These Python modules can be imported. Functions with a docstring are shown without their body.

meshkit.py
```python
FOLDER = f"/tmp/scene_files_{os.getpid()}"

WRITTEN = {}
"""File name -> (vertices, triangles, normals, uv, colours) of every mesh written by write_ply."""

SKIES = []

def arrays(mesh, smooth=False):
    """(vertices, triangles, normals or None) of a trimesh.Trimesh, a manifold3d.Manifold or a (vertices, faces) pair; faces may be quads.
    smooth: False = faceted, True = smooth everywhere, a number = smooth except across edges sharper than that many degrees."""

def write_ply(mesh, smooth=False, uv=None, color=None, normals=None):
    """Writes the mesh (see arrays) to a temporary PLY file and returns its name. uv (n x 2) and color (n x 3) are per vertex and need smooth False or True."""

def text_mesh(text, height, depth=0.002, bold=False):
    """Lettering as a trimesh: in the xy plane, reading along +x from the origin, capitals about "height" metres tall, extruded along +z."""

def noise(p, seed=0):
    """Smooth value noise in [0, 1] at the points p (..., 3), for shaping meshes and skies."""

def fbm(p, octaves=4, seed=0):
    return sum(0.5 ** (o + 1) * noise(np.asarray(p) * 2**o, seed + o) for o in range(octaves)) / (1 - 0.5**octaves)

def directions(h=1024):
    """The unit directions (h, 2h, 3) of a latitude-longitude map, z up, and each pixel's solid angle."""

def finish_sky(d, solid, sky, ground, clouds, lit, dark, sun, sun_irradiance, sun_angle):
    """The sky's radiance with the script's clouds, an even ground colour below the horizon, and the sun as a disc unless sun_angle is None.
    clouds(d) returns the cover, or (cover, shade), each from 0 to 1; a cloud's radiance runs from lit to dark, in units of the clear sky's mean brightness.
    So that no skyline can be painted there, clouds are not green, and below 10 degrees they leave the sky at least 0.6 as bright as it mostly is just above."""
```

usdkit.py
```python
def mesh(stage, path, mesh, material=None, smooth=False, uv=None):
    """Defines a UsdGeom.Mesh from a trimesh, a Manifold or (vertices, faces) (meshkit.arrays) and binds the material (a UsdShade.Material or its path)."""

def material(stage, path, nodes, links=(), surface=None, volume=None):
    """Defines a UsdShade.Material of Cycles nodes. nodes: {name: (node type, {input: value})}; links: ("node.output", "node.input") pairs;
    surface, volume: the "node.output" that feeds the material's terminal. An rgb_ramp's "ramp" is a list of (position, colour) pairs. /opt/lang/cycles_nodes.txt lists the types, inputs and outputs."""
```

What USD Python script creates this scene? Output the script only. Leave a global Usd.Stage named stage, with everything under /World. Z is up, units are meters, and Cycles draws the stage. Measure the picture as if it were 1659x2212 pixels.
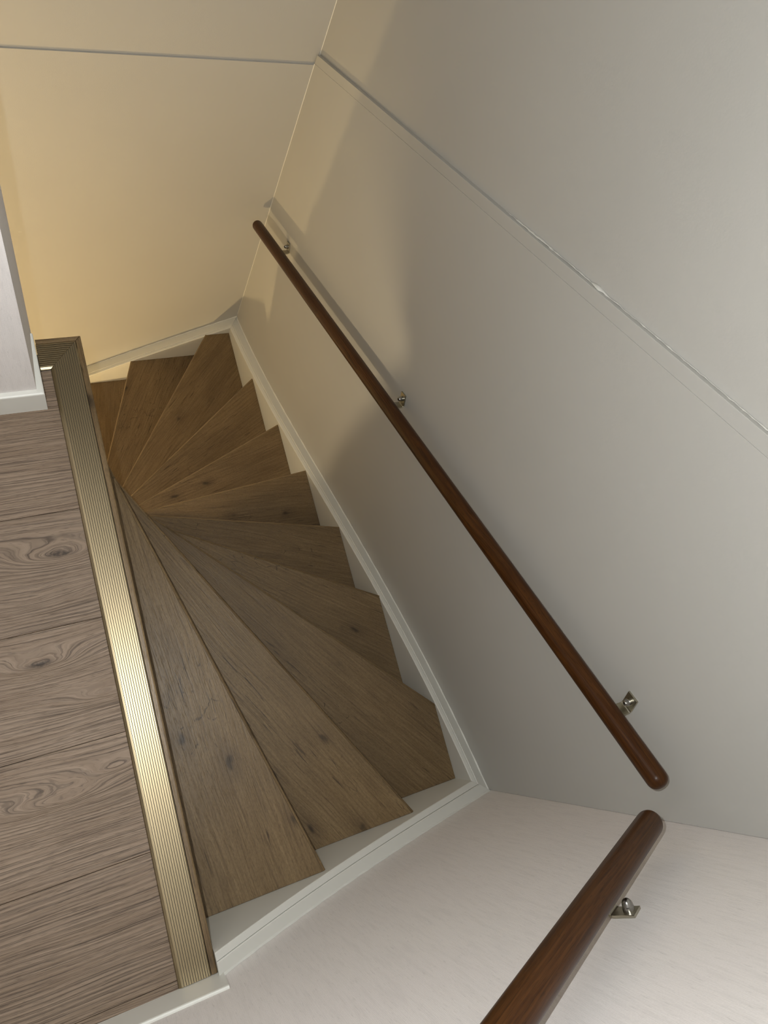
import math, random
import numpy as np
import trimesh, manifold3d, shapely.geometry as sg
import usdkit
from pxr import Usd, UsdGeom, UsdLux, UsdShade, Gf, Sdf, Vt

rng = random.Random(7)
stage = Usd.Stage.CreateInMemory()
UsdGeom.SetStageUpAxis(stage, UsdGeom.Tokens.z)
UsdGeom.SetStageMetersPerUnit(stage, 1.0)
UsdGeom.Xform.Define(stage, '/World')
stage.SetDefaultPrim(stage.GetPrimAtPath('/World'))

# ------------------------------------------------------------------ camera, lamps, exposure
CAM = np.array([-0.0785779, 0.4184947, 1.33])
ROT = np.array([[0.90343286, 0.18400985, -0.38723306],      # columns: right, up, back
                [-0.26738488, 0.94785823, -0.17340731],
                [0.33513339, 0.26020213, 0.90552773]])
FPX, EXPOSURE = 1588.75, 0.0


def pose(pos, rot):
    m = np.eye(4)
    m[:3, :3] = np.asarray(rot).T
    m[3, :3] = pos
    return Gf.Matrix4d(*m.ravel().tolist())


cam = UsdGeom.Camera.Define(stage, '/World/Camera')
cam.AddTransformOp().Set(pose(CAM, ROT))
cam.CreateHorizontalApertureAttr(36.0)
cam.CreateVerticalApertureAttr(36.0 * 2212 / 1659)
cam.CreateFocalLengthAttr(FPX / 1659 * 36.0)
cam.CreateClippingRangeAttr(Gf.Vec2f(0.02, 50))
cam.CreateExposureAttr(EXPOSURE)

# the telephone's small flash, beside its lens
fl = UsdLux.SphereLight.Define(stage, '/World/PhoneFlash')
fl.AddTransformOp().Set(pose(CAM + ROT @ np.array([-0.044, 0.036, -0.002]), ROT))
fl.CreateRadiusAttr(0.0035)
fl.CreateIntensityAttr(70000)
fl.CreateColorAttr(Gf.Vec3f(1.0, 1.03, 1.03))
# the hall lamp on the floor below
LAMP = (-0.82, 0.36, -2.14)
hl = UsdLux.SphereLight.Define(stage, '/World/HallLamp')
hl.AddTranslateOp().Set(Gf.Vec3d(*LAMP))
hl.CreateRadiusAttr(0.012)
hl.CreateIntensityAttr(12600)
hl.CreateColorAttr(Gf.Vec3f(1.0, 0.72, 0.34))
# the hall's ceiling lamp under the landing, in a round frosted shade
h2l = UsdLux.SphereLight.Define(stage, '/World/HallCeilingLamp')
h2l.AddTranslateOp().Set(Gf.Vec3d(-0.70, 1.0, -0.305))
h2l.CreateRadiusAttr(0.042)
h2l.CreateIntensityAttr(290)
h2l.CreateColorAttr(Gf.Vec3f(1.0, 0.80, 0.50))
# soft landing light of the upper storey
up = UsdLux.RectLight.Define(stage, '/World/LandingLamp')
up.AddTranslateOp().Set(Gf.Vec3d(-0.8, 0.5, 2.36))
up.CreateWidthAttr(0.5)
up.CreateHeightAttr(0.5)
up.CreateIntensityAttr(0.35)
up.CreateColorAttr(Gf.Vec3f(1.0, 0.86, 0.68))


# ------------------------------------------------------------------ helpers: prims
def numbered(path):
    if not stage.GetPrimAtPath(path):
        return path
    k = 1
    while stage.GetPrimAtPath(f'{path}_{k:03d}'):
        k += 1
    return f'{path}_{k:03d}'


def obj(name, mesh, mat, parent=None, smooth=False, uv=None):
    base = parent.GetPath().pathString if parent else '/World'
    return usdkit.mesh(stage, numbered(f'{base}/{name}'), mesh, mat, smooth=smooth, uv=uv).GetPrim()


def group(name, parent=None):
    base = parent.GetPath().pathString if parent else '/World'
    return UsdGeom.Xform.Define(stage, numbered(f'{base}/{name}')).GetPrim()


def tag(p, label=None, cat=None, grp=None, kind=None):
    for k, v in (('label', label), ('category', cat), ('group', grp), ('kind', kind)):
        if v:
            p.SetCustomDataByKey(k, v)
    return p


# ------------------------------------------------------------------ helpers: node graphs
class Out(str):
    pass


class Graph:
    def __init__(self):
        self.nodes, self.links, self.n = {}, [], 0

    def add(self, kind, out=None, **inputs):
        name = f'n{self.n}'
        self.n += 1
        plain = {}
        for k, v in inputs.items():
            if isinstance(v, Out):
                self.links.append((str(v), f'{name}.{k}'))
            else:
                plain[k] = v
        self.nodes[name] = (kind, plain)
        return Out(f'{name}.{out}') if out else name

    def m(self, op, a, b=0.0, c=0.0):
        return self.add('math', 'value', math_type=op, value1=a, value2=b, value3=c)

    def xyz(self, x, y, z=0.0):
        return self.add('combine_xyz', 'vector', x=x, y=y, z=z)

    def noise(self, vec, scale=1.0, detail=2.0, rough=0.5, dist=0.0, out='fac'):
        return self.add('noise_texture', out, dimensions='3D', vector=vec, scale=scale, detail=detail, roughness=rough, distortion=dist)

    def mr(self, v, a, b, c=0.0, d=1.0, smooth=True):
        return self.add('map_range', 'result', range_type='smoothstep' if smooth else 'linear', value=v, from_min=a, from_max=b, to_min=c, to_max=d, clamp=True)

    def mixc(self, fac, a, b):
        return self.add('mix_color', 'result', blend_type='mix', fac=fac, a=a, b=b)

    def mat(self, name, surface):
        return usdkit.material(stage, f'/World/Looks/{name}', self.nodes, self.links, surface=surface)


def plain(name, color, rough=0.5, metallic=0.0, bump=0.0, bscale=400.0, spec=0.5, mottling=0.0, coat=0.0):
    g = Graph()
    pos = g.add('geometry', 'position')
    kw = dict(base_color=color, roughness=rough, metallic=metallic, specular_ior_level=spec, coat_weight=coat, coat_roughness=0.1)
    if mottling:
        n = g.noise(pos, 3.0, 4)
        kw['base_color'] = g.mixc(g.mr(n, 0.3, 0.7), tuple(c * (1 - mottling) for c in color), tuple(min(1, c * (1 + mottling)) for c in color))
    if bump:
        h = g.noise(pos, bscale, 3)
        kw['normal'] = g.add('bump', 'normal', height=h, strength=bump, distance=0.0006)
    p = g.add('principled_bsdf', **kw)
    return g.mat(name, f'{p}.BSDF')


def wood(name, base, dark, light, freq=120.0, amp=8.0, knots=(), ring=0.5, rough=0.45, bump=0.4, tone=0.16, pore=0.5, coat=0.0, su=1.3, sv=7.0, rustic=0.0, fine=2.6, jitter=0.5, spec=0.4, line=0.5):
    """Grain runs along u; uv is in metres. The ring field F bends round the knots (u, v, su, sv, rings, darkness) and the fibres follow F."""
    g = Graph()
    uvn = g.add('texture_coordinate', 'UV')
    s = g.add('separate_xyz', vector=uvn)
    u, v = Out(f'{s}.x'), Out(f'{s}.y')
    low = g.noise(g.xyz(g.m('multiply', u, su), g.m('multiply', v, sv)), 1.0, 2, 0.45)
    F = g.m('multiply_add', v, freq, g.m('multiply', low, amp))
    heart = None
    for ku, kv, ks, kt, kr, kd in knots:
        du = g.m('divide', g.m('subtract', u, ku), ks)
        dv = g.m('divide', g.m('subtract', v, kv), kt)
        wv = g.noise(g.xyz(g.m('multiply', u, 22.0), g.m('multiply', v, 50.0)), 1.0, 2)
        dv = g.m('add', dv, g.m('multiply_add', wv, 0.4, -0.2))
        d2 = g.m('add', g.m('multiply', du, du), g.m('multiply', dv, dv))
        F = g.m('multiply_add', g.m('divide', kr, g.m('multiply_add', d2, 1.6, 1.0)), 1.0, F)
        if kd:
            wob = g.noise(g.xyz(g.m('multiply', u, 160.0), g.m('multiply', v, 190.0)), 1.0, 3)
            h = g.m('multiply', g.m('exponent', g.m('multiply', d2, -16.0)), g.m('multiply', wob, 1.9 * kd))
            heart = h if heart is None else g.m('maximum', heart, h)
    jit = g.noise(g.xyz(g.m('multiply', u, 9.0), g.m('multiply', v, 60.0)), 1.0, 3)
    F = g.m('multiply_add', jit, jitter, F)
    fr = g.m('fraction', F)
    # each ring darkens slowly and ends sharply, like late wood
    band = g.m('multiply', g.m('power', fr, 2.0), g.mr(fr, 1.0, 0.86, 0.0, 1.0))
    streak = g.noise(g.xyz(g.m('multiply', u, 11.0), g.m('multiply', F, fine)), 1.0, 3, 0.62)
    broad = g.noise(g.xyz(g.m('multiply', u, 2.2), g.m('multiply', F, 0.23)), 1.0, 3, 0.6)
    pores = g.mr(g.noise(g.xyz(g.m('multiply', u, 42.0), g.m('multiply', F, fine * 1.9), 7.0), 1.0, 2, 0.6), 0.54, 0.70)
    lines = g.mr(g.noise(g.xyz(g.m('multiply', u, 5.0), g.m('multiply', F, fine * 1.3), 3.0), 1.0, 3, 0.65), 0.50, 0.66)
    ringvar = g.mr(broad, 0.32, 0.66, 0.25, 1.0)
    col = g.mixc(g.mr(g.m('multiply_add', streak, 0.55, g.m('multiply', broad, 0.45)), 0.34, 0.66), base, light)
    col = g.mixc(g.m('multiply', g.m('multiply', band, ring), ringvar), col, dark)
    col = g.mixc(g.m('multiply', lines, line), col, dark)
    col = g.mixc(g.m('multiply', pores, pore), col, dark)
    if rustic:
        area = g.mr(g.noise(g.xyz(g.m('multiply', u, 2.6), g.m('multiply', v, 7.0), 1.5), 1.0, 2), 0.50, 0.66)
        warp = g.noise(g.xyz(g.m('multiply', u, 26.0), g.m('multiply', v, 40.0), 5.0), 1.0, 3, out='color')
        vv = g.add('vector_math', 'vector', math_type='multiply_add', vector1=warp, vector2=(0.5, 0.5, 0.5), vector3=g.xyz(g.m('multiply', u, 19.0), g.m('multiply', v, 58.0)))
        edge = g.add('voronoi_texture', None, dimensions='2D', feature='distance_to_edge', vector=vv, scale=1.0)
        crack = g.mr(Out(f'{edge}.distance'), 0.014, 0.055, 1.0, 0.0)
        gate = g.mr(g.noise(g.xyz(g.m('multiply', u, 24.0), g.m('multiply', v, 80.0), 8.0), 1.0, 2), 0.50, 0.58)
        col = g.mixc(g.m('multiply', g.m('multiply', g.m('multiply', crack, gate), area), 0.62 * rustic), col, tuple(c * 0.30 for c in dark))
        dash = g.mr(g.noise(g.xyz(g.m('multiply', u, 15.0), g.m('multiply', v, 210.0), 2.2), 1.0, 2), 0.62, 0.70)
        area2 = g.mr(g.noise(g.xyz(g.m('multiply', u, 4.0), g.m('multiply', v, 16.0), 6.5), 1.0, 2), 0.46, 0.62)
        col = g.mixc(g.m('multiply', g.m('multiply', dash, area2), 0.75 * rustic), col, tuple(c * 0.4 for c in dark))
        grit = g.noise(g.xyz(g.m('multiply', u, 160.0), g.m('multiply', v, 320.0)), 1.0, 3, 0.7)
        col = g.mixc(g.mr(grit, 0.35, 0.75, 0.0, 0.34), col, dark)
        blotch = g.mr(g.noise(g.xyz(g.m('multiply', u, 2.3), g.m('multiply', v, 7.0), 4.0), 1.0, 4, 0.6), 0.38, 0.72)
        col = g.mixc(g.m('multiply', blotch, 0.30 * rustic), col, dark)
        vec = g.add('vector_math', 'vector', math_type='multiply_add', vector1=warp, vector2=(0.16, 0.16, 0.0), vector3=g.xyz(g.m('multiply', u, 4.4), g.m('multiply', v, 9.0)))
        vor = g.add('voronoi_texture', None, dimensions='2D', vector=vec, scale=1.0)
        sel = g.mr(g.noise(g.xyz(g.m('multiply', u, 3.6), g.m('multiply', v, 5.0), 9.0), 1.0, 1), 0.50, 0.56)
        spot = g.m('multiply', g.mr(Out(f'{vor}.distance'), 0.015, 0.085, 1.0, 0.0), sel)
        halo = g.m('multiply', g.mr(Out(f'{vor}.distance'), 0.05, 0.28, 0.30, 0.0), sel)
        col = g.mixc(g.m('multiply', halo, rustic), col, dark)
        col = g.mixc(g.m('multiply', spot, 0.75 * rustic), col, tuple(c * 0.35 for c in dark))
    if heart is not None:
        col = g.mixc(g.m('minimum', heart, 0.85), col, tuple(c * 0.5 for c in dark))
    rnd = g.noise(g.xyz(g.m('multiply', u, 0.15), g.m('multiply', v, 0.6), 2.0), 1.0, 1)
    col = g.mixc(g.mr(rnd, 0.3, 0.7, 0.0, tone), col, dark)
    h = g.m('subtract', g.m('multiply', streak, 0.6), g.m('add', g.m('multiply', pores, 0.7), g.m('multiply_add', band, 0.3, g.m('multiply', lines, 0.5))))
    nrm = g.add('bump', 'normal', height=h, strength=bump, distance=0.0004)
    p = g.add('principled_bsdf', base_color=col, roughness=rough, normal=nrm, coat_weight=coat, coat_roughness=0.12, specular_ior_level=spec)
    return g.mat(name, f'{p}.BSDF')


def wallpaper(name, color):
    g = Graph()
    pos = g.add('geometry', 'position')
    s = g.add('separate_xyz', vector=pos)
    x, y, z = (Out(f'{s}.{c}') for c in 'xyz')
    across = g.m('add', x, y)
    slub = g.noise(g.xyz(g.m('multiply', across, 330.0), g.m('multiply', z, 40.0)), 1.0, 3, 0.6)
    slub2 = g.noise(g.xyz(g.m('multiply', across, 420.0), g.m('multiply', z, 60.0), 3.0), 1.0, 2, 0.6)
    rib = g.m('sine', g.m('multiply', across, 2 * math.pi / 0.0019))
    weft = g.m('sine', g.m('multiply', z, 2 * math.pi / 0.0021))
    dk = g.mr(slub, 0.58, 0.74)
    lt = g.mr(slub2, 0.60, 0.80)
    tint = g.noise(pos, 2.0, 2)
    col = g.mixc(g.mr(tint, 0.3, 0.7), color, tuple(c * k for c, k in zip(color, (0.985, 0.975, 0.985))))
    col = g.mixc(g.m('multiply', dk, 0.30), col, tuple(c * 0.55 for c in color))
    col = g.mixc(g.m('multiply', lt, 0.30), col, tuple(min(0.9, c * 1.12) for c in color))
    big = g.noise(g.xyz(g.m('multiply', across, 120.0), g.m('multiply', z, 11.0), 6.0), 1.0, 4, 0.65)
    col = g.mixc(g.mr(big, 0.42, 0.72, 0.0, 0.15), col, tuple(c * 0.55 for c in color))
    weave = g.noise(g.xyz(g.m('multiply', across, 520.0), g.m('multiply', z, 430.0), 1.0), 1.0, 1)
    col = g.mixc(g.mr(weave, 0.3, 0.7, 0.0, 0.10), col, tuple(c * 0.6 for c in color))
    grid = g.m('sine', g.m('multiply', across, 2 * math.pi / 0.0027))
    col = g.mixc(g.mr(grid, -0.2, 0.9, 0.0, 0.03), col, tuple(c * 0.5 for c in color))
    h = g.m('add', g.m('multiply_add', rib, 0.07, g.m('multiply', weft, 0.05)), g.m('multiply', slub, 1.2))
    nrm = g.add('bump', 'normal', height=h, strength=0.38, distance=0.0005)
    p = g.add('principled_bsdf', base_color=col, roughness=0.8, normal=nrm, specular_ior_level=0.25)
    return g.mat(name, f'{p}.BSDF')


M = {}
M['paint'] = plain('wall_paint', (0.47, 0.46, 0.43), 0.62, bump=0.25, bscale=260, spec=0.3, mottling=0.012)
M['ceiling'] = plain('ceiling_paint', (0.35, 0.34, 0.32), 0.8)
M['trim'] = plain('white_gloss_paint', (0.69, 0.685, 0.635), 0.45, bump=0.12, bscale=90)
M['caulk'] = plain('white_sealant', (0.68, 0.67, 0.62), 0.5, bump=0.3, bscale=150)
M['paper'] = wallpaper('woven_wallpaper', (0.775, 0.74, 0.715))
M['metal'] = plain('bronze_anodised_metal', (0.345, 0.278, 0.172), 0.385, metallic=1.0)
M['nickel'] = plain('satin_nickel', (0.46, 0.43, 0.34), 0.34, metallic=1.0)
M['nut'] = plain('polished_steel', (0.34, 0.33, 0.31), 0.25, metallic=1.0)
M['dark'] = plain('dark_groove', (0.075, 0.058, 0.036), 0.6)
PK = dict(base=(0.203, 0.141, 0.093), dark=(0.040, 0.025, 0.0155), light=(0.305, 0.227, 0.163), rough=0.58, bump=0.55)
M['plank'] = wood('grey_oak_laminate', freq=125.0, amp=6.0, ring=0.72, pore=0.42, line=0.74, fine=2.9, sv=5.0, su=1.6,
                  knots=((-0.106 + 30, 0.7145, 0.075, 0.022, 7.0, 1.0), (-0.166 + 20, 0.540, 0.070, 0.020, 6.5, 1.0), (-0.175 + 10, 0.325, 0.125, 0.022, 6.0, 0.0),
                         (-0.075 + 20, 0.470, 0.070, 0.014, 4.0, 0.0), (-0.16 + 30, 0.640, 0.12, 0.03, 2.5, 0.0), (-0.085 + 10, 0.352, 0.05, 0.012, 2.5, 0.0), (-0.12 + 40, 0.88, 0.09, 0.03, 3.0, 0.0)), **PK)
TK = dict(dark=(0.050, 0.029, 0.013), rough=0.42, bump=0.6, freq=85.0, amp=5.0, ring=0.28, pore=0.28, line=0.32, rustic=1.0, su=1.6, sv=4.0, fine=2.4)
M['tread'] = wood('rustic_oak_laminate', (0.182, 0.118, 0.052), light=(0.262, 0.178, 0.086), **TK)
M['edge'] = wood('lamplit_oak_edge', (0.235, 0.158, 0.077), light=(0.28, 0.195, 0.10), **{**TK, 'rustic': 0.0})  # lighter copy of the tread oak, standing in for lamplight on the edges
M['rail'] = wood('varnished_mahogany', (0.044, 0.0150, 0.0036), dark=(0.010, 0.0034, 0.0010), light=(0.088, 0.034, 0.0085), freq=150.0, amp=9.0, ring=0.4, pore=0.4, line=0.45, rough=0.32, bump=0.10, coat=0.0, su=1.1, sv=22.0, fine=1.6, spec=0.17)

# ------------------------------------------------------------------ dimensions
R = 0.1885                                       # riser
W, Y1, Y3 = 0.768, -0.004, 2.005                 # lower wall faces: right, near, far
XS, YS1, YS3 = 0.7223, 0.0349, 1.9459            # string faces
FLOOR2, SLAB, TOP = -14 * R, -0.26, 2.40
SEAM = lambda y: 0.982 - 0.6053 * y              # sloping top of the right-hand panel
SEAM3 = -0.2655                                  # level top of the far panel


def box(x0, x1, y0, y1, z0, z1):
    m = trimesh.creation.box([x1 - x0, y1 - y0, z1 - z0])
    m.apply_translation([(x0 + x1) / 2, (y0 + y1) / 2, (z0 + z1) / 2])
    return m


def ring_loft(rings, cap=True):
    """Joins equal rings of points, first and last closed with fans (convex rings)."""
    n, v, f = len(rings[0]), np.vstack(rings), []
    for i in range(len(rings) - 1):
        for j in range(n):
            a, b = i * n + j, i * n + (j + 1) % n
            f += [[a, b, b + n], [a, b + n, a + n]]
    if cap:
        f += [[0, j + 1, j] for j in range(1, n - 1)]
        o = (len(rings) - 1) * n
        f += [[o, o + j, o + j + 1] for j in range(1, n - 1)]
    m = trimesh.Trimesh(v, np.array(f), process=False)
    if m.volume < 0:
        m.invert()
    return m


def strip_sweep(sections):
    """Open or closed profile sections of equal length -> closed solid with fan caps by earcut."""
    n, v, f = len(sections[0]), np.vstack(sections), []
    for i in range(len(sections) - 1):
        for j in range(n):
            a, b = i * n + j, i * n + (j + 1) % n
            f += [[a, b, b + n], [a, b + n, a + n]]
    import mapbox_earcut as me
    for i, flip in ((0, True), (len(sections) - 1, False)):
        s = np.asarray(sections[i])
        c = s - s[0]
        nn = sum(np.cross(c[k], c[k + 1]) for k in range(n - 1))
        ax = np.argsort(np.abs(nn))[:2]
        tri = me.triangulate_float64(s[:, sorted(ax)], np.array([n], np.uint32)).reshape(-1, 3)
        f += (tri + i * n).tolist()
    m = trimesh.Trimesh(v, np.array(f), process=False)
    trimesh.repair.fix_normals(m)
    return m


def convex_prism(poly, z0, z1, bevel=0.0):
    """poly: convex (n,2) counter-clockwise; the top edge is bevelled."""
    poly = np.asarray(poly)
    rings = [np.c_[poly, np.full(len(poly), z0)]]
    if bevel:
        for inset, drop in ((0.0, bevel), (bevel * 0.3, bevel * 0.3), (bevel, 0.0)):
            rings.append(np.c_[inset_convex(poly, inset), np.full(len(poly), z1 - drop)])
    else:
        rings.append(np.c_[poly, np.full(len(poly), z1)])
    return ring_loft(rings)


def inset_convex(p, d):
    if d == 0:
        return p
    n = len(p)
    e = np.roll(p, -1, 0) - p
    e /= np.linalg.norm(e, axis=1)[:, None]
    nrm = np.c_[-e[:, 1], e[:, 0]]
    out = []
    for i in range(n):
        a, b = nrm[i - 1], nrm[i]
        k = max(1 + a @ b, 0.25)
        out.append(p[i] + d * (a + b) / k)
    return np.array(out)


def clean(poly):
    """shapely polygon -> ccw convex vertices without near-duplicates."""
    p = np.array(sg.polygon.orient(poly.convex_hull, 1.0).exterior.coords)[:-1]
    keep = [i for i in range(len(p)) if np.linalg.norm(p[i] - p[i - 1]) > 0.004]
    return p[keep]


def half(o, n, sign):
    """big half plane sign * n.(P - o) >= 0"""
    n = np.asarray(n) / np.linalg.norm(n)
    t = np.array([-n[1], n[0]])
    o = np.asarray(o)
    return sg.Polygon([o + 9 * t, o - 9 * t, o - 9 * t + sign * 9 * n, o + 9 * t + sign * 9 * n])


# ------------------------------------------------------------------ the room shell
def structure(name, mesh, mat, parent=None, smooth=False, uv=None):
    p = obj(name, mesh, mat, parent, smooth, uv)
    if parent is None:
        tag(p, kind='structure')
    return p


# near wall (wallpapered above the skirting, runs down the stairwell)
wn = tag(group('wall_near'), kind='structure')
obj('wallpaper', box(-2.6, W + 0.10, Y1 - 0.10, Y1, FLOOR2, TOP), M['paper'], wn)
# right wall: smooth upper wall, lower panel standing 14 mm proud, capped by a batten
wr = tag(group('wall_right'), kind='structure')
obj('upper_wall', box(W + 0.010, W + 0.13, Y1, Y3 + 0.01, FLOOR2, TOP), M['paint'], wr)


def yz_prism(pts, x0, x1, ch=0.0):
    """polygon in (y, z), front face at x0 with a small chamfer"""
    p = np.asarray(sg.polygon.orient(sg.Polygon(pts), 1.0).exterior.coords)[:-1]
    q = inset_convex(p, ch)
    return ring_loft([np.c_[np.full(len(q), x0), q], np.c_[np.full(len(p), x0 + ch), p], np.c_[np.full(len(p), x1), p]])


ya, yb = Y1 + 0.0004, Y3
bw = 0.0292
obj('panel', yz_prism([(ya, FLOOR2), (yb, FLOOR2), (yb, SEAM(yb) - bw - 0.0003), (ya, SEAM(ya) - bw - 0.0003)], W, W + 0.010, 0.0004), M['paint'], wr)
obj('batten', yz_prism([(ya, SEAM(ya) - bw), (yb, SEAM(yb) - bw), (yb, SEAM(yb)), (ya, SEAM(ya))], W - 0.0004, W + 0.010, 0.0007), M['paint'], wr)
# old filler squeezed out along the batten's upper edge
r0 = random.Random(3)
rings = []
for i in range(90):
    y = 1.14 - i * 0.0075
    lump = max(0.0004, 0.0016 * r0.random() ** 2 + 0.0042 * math.exp(-((y - 0.882) / 0.012) ** 2) + 0.0014 * math.exp(-((y - 1.05) / 0.05) ** 2))
    z = SEAM(y) + 0.0012 + (r0.random() - 0.5) * 0.0016
    rings.append([[W + 0.008 + lump * 1.3 * math.cos(a) * -1, y, z + lump * math.sin(a)] for a in np.linspace(0, 2 * math.pi, 7)[:-1]])
obj('sealant_bead', ring_loft([np.array(r) for r in rings]), M['caulk'], wr, smooth=50)
def corner_bead(x, y, z0, z1, r, parent):
    q = np.array([(x + 0.0002, y + 0.0002), (x - r, y + 0.0002), (x - r * 0.55, y - r * 0.55), (x + 0.0002, y - r)])
    return obj('sealant_bead', convex_prism(np.array(sg.polygon.orient(sg.Polygon(q), 1.0).exterior.coords)[:-1], z0, z1), M['caulk'], parent)


corner_bead(W, Y3, -1.64, SEAM(Y3) - bw, 0.0015, wr)
corner_bead(W + 0.010, Y3 + 0.005, SEAM3 + 0.01, TOP, 0.0015, wr)
# far wall: lower panel 5 mm proud, level top
wf = tag(group('wall_far'), kind='structure')
obj('upper_wall', box(-2.6, W + 0.13, Y3 + 0.005, Y3 + 0.12, FLOOR2, TOP), M['paint'], wf)
obj('panel', box(-2.6, W + 0.0095, Y3, Y3 + 0.005, FLOOR2, SEAM3), M['paint'], wf)
# partition between the landing and the lower flight
wl = tag(group('wall_left'), kind='structure')
pp = np.array([(-2.6, 0.985), (-0.0897, 0.985), (-0.0807, 1.109), (-2.6, 1.109)])
obj('wallpaper', convex_prism(pp, -0.01, TOP), M['paper'], wl)
structure('wall_back', box(-2.7, -2.6, Y1 - 0.1, Y3 + 0.12, FLOOR2, TOP), M['paint'])
structure('ceiling', box(-2.7, W + 0.13, Y1 - 0.1, Y3 + 0.12, TOP, TOP + 0.1), M['ceiling'])
structure('floor_hall', box(-2.7, W + 0.13, Y1 - 0.1, Y3 + 0.12, FLOOR2 - 0.1, FLOOR2), M['paint'])

# landing floor: planks with V joints on a slab
fl0 = tag(group('floor'), kind='structure')
slab_top = -0.012
obj('slab', box(-2.6, -0.022, Y1, 1.087, SLAB, slab_top - 0.0002), M['ceiling'], fl0)
seams = [-0.0, 0.0131, 0.2070, 0.4000, 0.5933, 0.7874, 0.9800, 1.0490]
for i in range(len(seams) - 1):
    x1 = -0.0604
    rows = [(-2.6, -1.0), (-0.9998, x1)]
    for k, (xa, xb) in enumerate(rows):
        y0, y1 = seams[i] + 0.0003, seams[i + 1] - 0.0003
        poly = np.array([(xa, y0), (xb, y0), (xb, y1), (xa, y1)])
        m = convex_prism(poly, slab_top, 0.0, 0.0008)
        uvs = np.c_[np.asarray(m.vertices)[:, 0] + {1: 50, 2: 10, 3: 20, 4: 30, 5: 41.3, 6: 63.7}.get(i, 71.1) + 90 * (k == 0), np.asarray(m.vertices)[:, 1]]
        obj('plank', m, M['plank'], fl0, uv=uvs)


# skirting boards
def skirting(name, a, b, n, thick, h, parent, m0=0.0, m1=0.0):
    """board from a to b (its foot's front line); n points into the room; m0/m1: extra length at the back (mitres)"""
    a, b, n = np.array(a, float), np.array(b, float), np.array(n, float)
    t = (b - a) / np.linalg.norm(b - a)
    prof = [(0, 0), (0, h - 0.003), (-0.0008, h - 0.0010), (-0.003, h), (-thick, h), (-thick, 0)]
    secs = []
    for p0, mm, sg_ in ((a, m0, -1), (b, m1, 1)):
        secs.append(np.array([[*(p0 + n * d + t * sg_ * mm * (-d / thick)), z] for d, z in prof]))
    return obj(name, strip_sweep(secs), M['trim'], parent)


bn = tag(group('baseboard_near'), kind='structure')
skirting('board', (-2.5, 0.0055), (0.008, 0.0008), (0, 1), 0.0095, 0.0725, bn)
bl = tag(group('baseboard_left'), kind='structure')
skirting('front_board', (-2.5, 0.9752), (-0.0785, 0.9752), (0, -1), 0.0098, 0.067, bl, 0, -0.0112)
skirting('side_board', (-0.0785, 0.9752), (-0.0785, 1.0885), (1, 0), 0.0112, 0.067, bl, -0.0098, 0)


# ------------------------------------------------------------------ stair nosings of the landing edge
def ribbed_profile():
    p = [(0.0, 0.0), (0.0, 0.0012), (0.0010, 0.0024), (0.0045, 0.0042), (0.0072, 0.0046)]
    n, s, e = 11, 0.0078, 0.0496
    pitch = (e - s) / n
    for k in range(n):
        a = s + k * pitch
        p += [(a, 0.0046), (a + 0.00010, 0.0028), (a + 0.00080, 0.0028), (a + 0.00090, 0.0046), (a + 0.5 * (0.0009 + pitch), 0.00466)]
    p += [(e + 0.0003, 0.0040), (e + 0.0003, 0.0)]
    return np.array(p)


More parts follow.
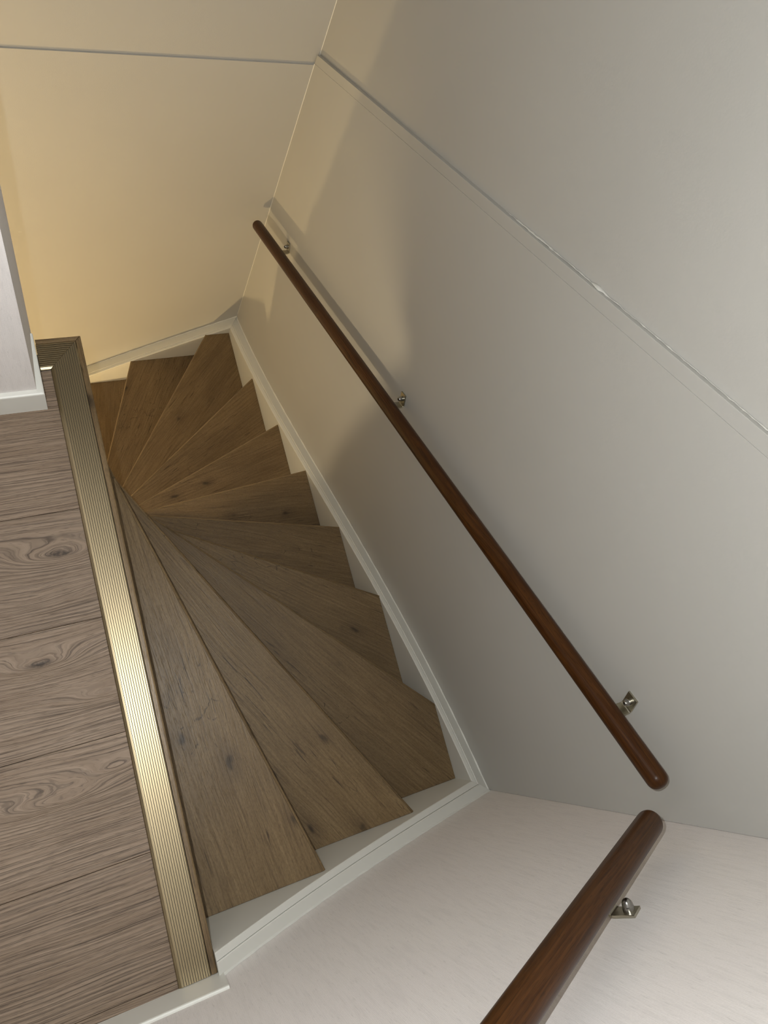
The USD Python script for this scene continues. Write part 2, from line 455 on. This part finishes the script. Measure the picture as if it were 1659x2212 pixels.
prof = ribbed_profile()
X0, XE, YE, NY = -0.0604, -0.0105, 1.0990, 1.0491
st = tag(group('stair_nosing'), 'long bronze ribbed metal nosing strip running down the landing edge to the wallpapered wall', 'stair nosing')
secs = [np.array([[X0 + d, yy if yy is not None else NY + d, z] for d, z in prof]) for yy in (0.0016, None)]
obj('metal_strip', strip_sweep(secs), M['metal'], st)
GROOVES = [0.0078 + k * (0.0496 - 0.0078) / 11 for k in range(11)]
gm = []
for a in GROOVES:
    pr = [(a + 0.00013, 0.0027), (a + 0.00013, 0.0034), (a + 0.00077, 0.0034), (a + 0.00077, 0.0027)]
    gm.append(strip_sweep([np.array([[X0 + d, 0.0017 if k == 0 else NY + d - 0.0002, z] for d, z in pr]) for k in (0, 1)]))
tag(obj('groove', trimesh.util.concatenate(gm), M['dark'], st), 'dark strips in the grooves between the metal ribs', kind='stuff')  # thin dark strips laid along the groove bottoms


def edge_board(along_y, parent):
    pr = [(0.0012, -0.030), (0.0012, 0.0036), (0.0075, 0.0040), (0.0095, 0.0034), (0.0105, 0.0018), (0.0105, -0.030)]
    if along_y:
        s = [np.array([[XE + d, 0.0018 if k == 0 else YE + d - 0.0004, z] for d, z in pr]) for k in (0, 1)]
    else:
        s = [np.array([[-0.077 if k == 0 else XE + d - 0.0008, YE + d, z] for d, z in pr]) for k in (0, 1)]
    m = strip_sweep(s)
    v = np.asarray(m.vertices)
    uv = np.c_[v[:, 1 if along_y else 0] + 5, v[:, 0 if along_y else 1] + v[:, 2]]
    return obj('wood_edge', m, M['tread'], parent, uv=uv)


edge_board(True, st)
s2 = tag(group('stair_nosing'), 'short bronze ribbed nosing strip mitred at the corner beside the white skirting of the partition', 'stair nosing')
secs = [np.array([[x if x is not None else X0 + d - 0.0006, NY + d, z] for d, z in prof]) for x in (-0.0775, None)]
obj('metal_strip', strip_sweep(secs), M['metal'], s2)
edge_board(False, s2)

# ------------------------------------------------------------------ the winding staircase
stair = tag(group('staircase'), 'white-stringed winding staircase of rustic oak treads turning down below the landing', 'staircase')
NOSE = {1: ((0.2469, 0.0323), (-0.2560, 0.9668)), 2: ((0.5191, 0.0365), (-0.4722, 0.8815)), 3: ((0.7210, 0.2372), (-0.6825, 0.7309)),
        4: ((0.7224, 0.5699), (-0.8630, 0.5053)), 5: ((0.7231, 0.8352), (-0.9658, 0.2594)), 6: ((0.7235, 1.0983), (-0.9972, -0.0760)),
        7: ((0.7222, 1.3526), (-0.9318, -0.3630)), 8: ((0.7228, 1.6380), (-0.8100, -0.5865)), 9: ((0.6145, 1.9456), (-0.6058, -0.7956)),
        10: ((0.2994, 1.9477), (-0.3859, -0.9225)), 11: ((0.050, 1.9459), (-0.15, -0.9887)), 12: ((-0.19, 1.9459), (0, -1)), 13: ((-0.42, 1.9459), (0, -1))}
NOSE[0] = ((-0.001, 0.03), (0.0, 1.0))
THICK, OVER, EB = 0.036, 0.035, 0.0050
clean_all = lambda poly: np.array(poly.exterior.coords)[:-1]
well_a = sg.box(-0.055, YS1 + 0.0005, XS - 0.0005, YS3 - 0.0005)
well_b = sg.box(-0.75, 1.135, XS - 0.0005, YS3 - 0.0005)


def line_of(k):
    o, d = (np.array(t, float) for t in NOSE[k])
    d /= np.linalg.norm(d)
    return o, d, np.array([d[1], -d[0]])          # n points down the stair


for k in range(1, 14):
    o, d, n = line_of(k)
    o0, d0, n0 = line_of(k - 1)
    z = -k * R
    region = well_b if k >= 11 else well_a
    whole = region.intersection(half(o, n, -1)).intersection(half(o0 - OVER * n0, n0, 1))
    poly = whole.intersection(half(o - EB * n, n, -1))
    if k <= 10:                                    # winders end against the newel post
        mid = d + d0
        mid /= np.linalg.norm(mid)
        poly = poly.intersection(half(np.array([-0.03, 1.05]) - mid * 0.012, mid, -1))
    pts = clean(poly)
    ax = d if k in (1, 2, 11, 12, 13) else (d + d0) / np.linalg.norm(d + d0)
    if k == 1:
        ax = np.array([-0.10, 0.995])
    ay = np.array([-ax[1], ax[0]])
    m = convex_prism(pts, z - THICK, z, 0.0006)
    v = np.asarray(m.vertices)
    uv = np.c_[(v[:, :2] - o) @ ax + 3.73 * k, (v[:, :2] - o) @ ay + v[:, 2] - z + 1.31 * k]
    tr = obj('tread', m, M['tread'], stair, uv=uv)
    # rounded band along the nosing; lamplight on the lower treads put into its colour
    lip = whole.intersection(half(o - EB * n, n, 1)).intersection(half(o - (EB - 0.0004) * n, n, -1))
    sp = [(np.array(q) - o) @ d for q in clean_all(lip)]
    s0, s1 = min(sp), max(sp)
    if k <= 10:
        s1 = min(s1, (np.array([-0.03, 1.05]) - o) @ d - 0.02)
    prof_ = [(-EB + 0.0001, -THICK), (-EB + 0.0001, 0.0), (-EB + 0.0012, -0.0001), (-0.0014, -0.0011), (-0.0004, -0.0024), (0.0, -0.0042), (0.0, -THICK)]
    secs = [np.array([[*(o + d * s_ + n * a_), z + h_] for a_, h_ in prof_]) for s_ in (s0, s1)]
    m = strip_sweep(secs)
    v = np.asarray(m.vertices)
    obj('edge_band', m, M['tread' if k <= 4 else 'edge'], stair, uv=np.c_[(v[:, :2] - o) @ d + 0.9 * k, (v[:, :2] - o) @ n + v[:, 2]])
for k in range(0, 14):                             # risers, set back under each nosing
    o, d, n = line_of(k)
    z1, z0 = -k * R - (THICK if k else 0.030), -(k + 1) * R
    region = well_b if k >= 11 else well_a
    poly = region.intersection(half(o - 0.028 * n, n, -1)).intersection(half(o - 0.042 * n, n, 1))
    if k <= 10:
        poly = poly.intersection(half(np.array([-0.03, 1.05]), d, -1))
    if poly.area < 1e-5:
        continue
    pts = clean(poly)
    m = convex_prism(pts, z0, z1)
    v = np.asarray(m.vertices)
    obj('riser', m, M['tread'], stair, uv=np.c_[(v[:, :2] - o) @ d + 2.1 * k, v[:, 2]])
th = np.linspace(0, 2 * math.pi, 25)[:-1]
post = [np.c_[-0.076 + 0.039 * np.cos(th), 0.956 + 0.039 * np.sin(th), np.full(24, zz)] for zz in (FLOOR2, SLAB)]  # unseen post, moved and thickened to trim the lamplit strip on the wall
obj('newel_post', ring_loft(post), M['trim'], stair, smooth=40)


# string boards against the three walls: board, shadow line, cap strip running up to the wall
def spline(pts, lo, hi, n):
    from scipy.interpolate import UnivariateSpline
    p = np.array(pts)
    s = UnivariateSpline(p[:, 0], p[:, 1], k=3, s=len(p) * 0.0045 ** 2)
    q = np.linspace(lo, hi, n)
    return q, s(q)


T1 = [(-0.02, 0.034), (0.0003, 0.0218), (0.053, -0.0164), (0.1365, -0.0886), (0.2405, -0.1704), (0.3391, -0.242), (0.4548, -0.3110), (0.5831, -0.3800), (0.7123, -0.4600), (0.76, -0.492)]
T2 = [(-0.01, -0.449), (0.0345, -0.4729), (0.2300, -0.5660), (0.4, -0.655), (0.5596, -0.7430), (0.8291, -0.9350), (1.0901, -1.1224), (1.3475, -1.3064), (1.6299, -1.4890), (1.9449, -1.6500), (2.0, -1.678)]
T3 = [(0.76, -1.629), (0.7212, -1.6505), (0.6163, -1.7125), (0.5207, -1.7651), (0.4137, -1.8218), (0.2952, -1.8827), (0.1758, -1.9540), (0.1150, -2.0000), (-0.15, -2.165), (-0.45, -2.36), (-0.75, -2.56)][::-1]


def string(name, cap, pts, lo, hi, frame, depth, wall_drop, ends, low=0.34):
    """frame(s, d) -> (x, y): s along the wall, d from the board's face towards the wall; ends: mitre factors"""
    n = 60
    q, zt = spline(pts, lo, hi, n)
    bd = 0.0125
    board = [(0, -low), (0, -0.0022), (0.0006, -0.0008), (0.0020, 0.0), (bd, 0.0), (bd, -low)]
    capp = [(bd + 0.0009, -low), (bd + 0.0009, -0.0006), (bd + 0.0016, 0.0008), (bd + 0.0032, 0.0016), (depth - 0.004, -wall_drop), (depth - 0.0002, -wall_drop + 0.0014), (depth - 0.0002, -low)]
    out = []
    for nm, pr in ((name, board), (cap, capp)):
        secs = []
        for i in range(n):
            f = i / (n - 1)
            row = []
            for dd, h in pr:
                s = q[i] + dd * (ends[0] * (1 - f) + ends[1] * f)
                zz = zt[i]
                wob = 0.0012 * math.sin(q[i] * 61 + i) if dd > depth - 0.003 and h > -0.1 else 0.0
                row.append([*frame(s, dd), zz + h + wob])
            secs.append(np.array(row))
        out.append(obj(nm, strip_sweep(secs), M['trim'], stair))
    return out


string('string_board', 'cap_strip', T1, 0.0005, XS, lambda s, d: (s, YS1 - d), YS1 - Y1, 0.004, (0.0, 1.15))
string('string_board', 'cap_strip', T2, YS1, YS3, lambda s, d: (XS + d, s), W - XS, 0.011, (-0.85, 1.29))
string('string_board', 'cap_strip', T3, -0.75, XS, lambda s, d: (s, YS3 + d), Y3 - YS3, 0.007, (0.0, 0.77))


# ------------------------------------------------------------------ handrails
def rail_mesh(a, b, r, off):
    a, b = np.array(a, float), np.array(b, float)
    ax = (b - a) / np.linalg.norm(b - a)
    u = np.cross(ax, [0, 0, 1.0])
    u /= np.linalg.norm(u)
    w = np.cross(u, ax)
    n, L = 40, np.linalg.norm(b - a)
    ph = np.linspace(0, 2 * math.pi, n + 1)          # seam column doubled for the uv
    st_, rad = [], []
    for t in np.linspace(0, 1, 9):                   # rounded ends, blunter than a half ball
        an = t * math.pi / 2
        st_.append(-r * 0.92 * math.cos(an) ** 0.9 if t < 1 else 0.0)
        rad.append(max(1e-4, r * math.sin(an) ** 0.85))
    ss = st_ + list(np.linspace(0, L, 40)[1:-1]) + [L - s for s in st_[::-1]]
    rr = rad + [r] * 38 + rad[::-1]
    V, UV, F = [], [], []
    for s, q in zip(ss, rr):
        for p in ph:
            V.append(a + ax * s + q * (math.cos(p) * u + math.sin(p) * w))
            UV.append((s + off, r * p))
    m = n + 1
    for i in range(len(ss) - 1):
        for j in range(n):
            k = i * m + j
            F += [[k, k + 1, k + m + 1], [k, k + m + 1, k + m]]
    me = trimesh.Trimesh(np.array(V), np.array(F), process=False)
    nn = np.cross(np.array(V)[F[900][1]] - np.array(V)[F[900][0]], np.array(V)[F[900][2]] - np.array(V)[F[900][0]])
    c = np.array(V)[F[900][0]] - a
    c = c - ax * (c @ ax)
    if nn @ c < 0:
        me.invert()
    return me, np.array(UV)


def bracket(parent, nut, n, ax, top, under, e, k):
    """wall plate with a dome nut, its lower end folded out under the rail. nut: the nut's place on the wall; n: out of the wall; ax: rail direction; top, under: from the nut to the plate's upper edge and the arm's underside; k: size"""
    foot, n, ax = (np.array(t, float) for t in (nut, n, ax))
    ax = ax / np.linalg.norm(ax)
    dn = np.cross(ax, n)
    dn = dn / np.linalg.norm(dn)
    if dn[2] > 0:
        dn = -dn                                     # down the plate
    wd, ln, tk = 0.0125 * k, top, 0.0036 * k
    # folded strip: outline in the plane (n, dn), swept along the rail direction, rounded at the bend
    inner, outer = [], []
    rad = 0.004 * k
    inner.append((tk, -ln)); outer.append((0.0003, -ln))
    for t in np.linspace(0, 1, 6):
        an = t * math.pi / 2
        inner.append((tk + rad * (1 - math.cos(an)), under - tk - rad + rad * math.sin(an)))
        outer.append((0.0003 + (rad + tk) * (1 - math.cos(an)), under - rad - tk + (rad + tk) * math.sin(an)))
    inner.append((e - 0.002, under - tk)); outer.append((e - 0.002, under))
    loop = inner + outer[::-1]
    ch = 0.0007 * k
    secs = []
    for s, ins in ((-wd, ch), (-wd + ch, 0), (wd - ch, 0), (wd, ch)):
        q = np.array(sg.polygon.orient(sg.Polygon(loop), 1.0).exterior.coords)[:-1]
        if ins:
            q = inset_convex(q, ins)
        secs.append(np.array([foot + n * a_ + dn * b_ + ax * s for a_, b_ in q]))
    br = obj('bracket', strip_sweep(secs), M['nickel'], parent, smooth=35)
    # dome nut on the plate
    prof_ = [(0.0068, 0.0), (0.0068, 0.0045), (0.0062, 0.0052), (0.0060, 0.0075), (0.0055, 0.0100), (0.0043, 0.0122), (0.0024, 0.0136), (0.0002, 0.0141)]
    rings_ = []
    for q, h in prof_:
        rings_.append(np.array([foot + n * (tk + h * k) + q * k * (math.cos(t) * ax + math.sin(t) * dn) for t in np.linspace(0, 2 * math.pi, 25)[:-1]]))
    obj('dome_nut', ring_loft(rings_), M['nut'], br, smooth=35)
    return br


E2, E1 = 0.056, 0.056
a2, b2 = np.array([W - E2, 1.9483, -0.9122]), np.array([W - E2, 0.0947, 0.2730])
h2 = tag(group('handrail'), 'long dark varnished round wooden handrail on the smooth right wall of the stairwell', 'handrail')
m, uv = rail_mesh(a2, b2, 0.0184, 0.0)
obj('rail', m, M['rail'], h2, smooth=True, uv=uv)
ax2 = b2 - a2
for y, z in ((1.8010, -0.8190), (1.0203, -0.3185), (0.2079, 0.1990)):
    bracket(h2, (W, y, z), (-1, 0, 0), ax2, 0.0150, 0.0212, E2, 1.0)
a1, b1 = np.array([0.6371, Y1 + E1, 0.3208]), np.array([-0.45, Y1 + E1, 0.3208 + 1.0871 * 0.697])
h1 = tag(group('handrail'), 'dark worn wooden handrail on the wallpapered wall, rising out of the bottom of the picture', 'handrail')
m, uv = rail_mesh(a1, b1, 0.0200, 4.0)
obj('rail', m, M['rail'], h1, smooth=True, uv=uv)
bracket(h1, (0.4948, Y1, 0.4190), (0, 1, 0), b1 - a1, 0.0112, 0.0262, E1, 1.15)
bracket(h1, (-0.25, Y1, 0.3215 + 0.8871 * 0.697), (0, 1, 0), b1 - a1, 0.0112, 0.0262, E1, 1.15)
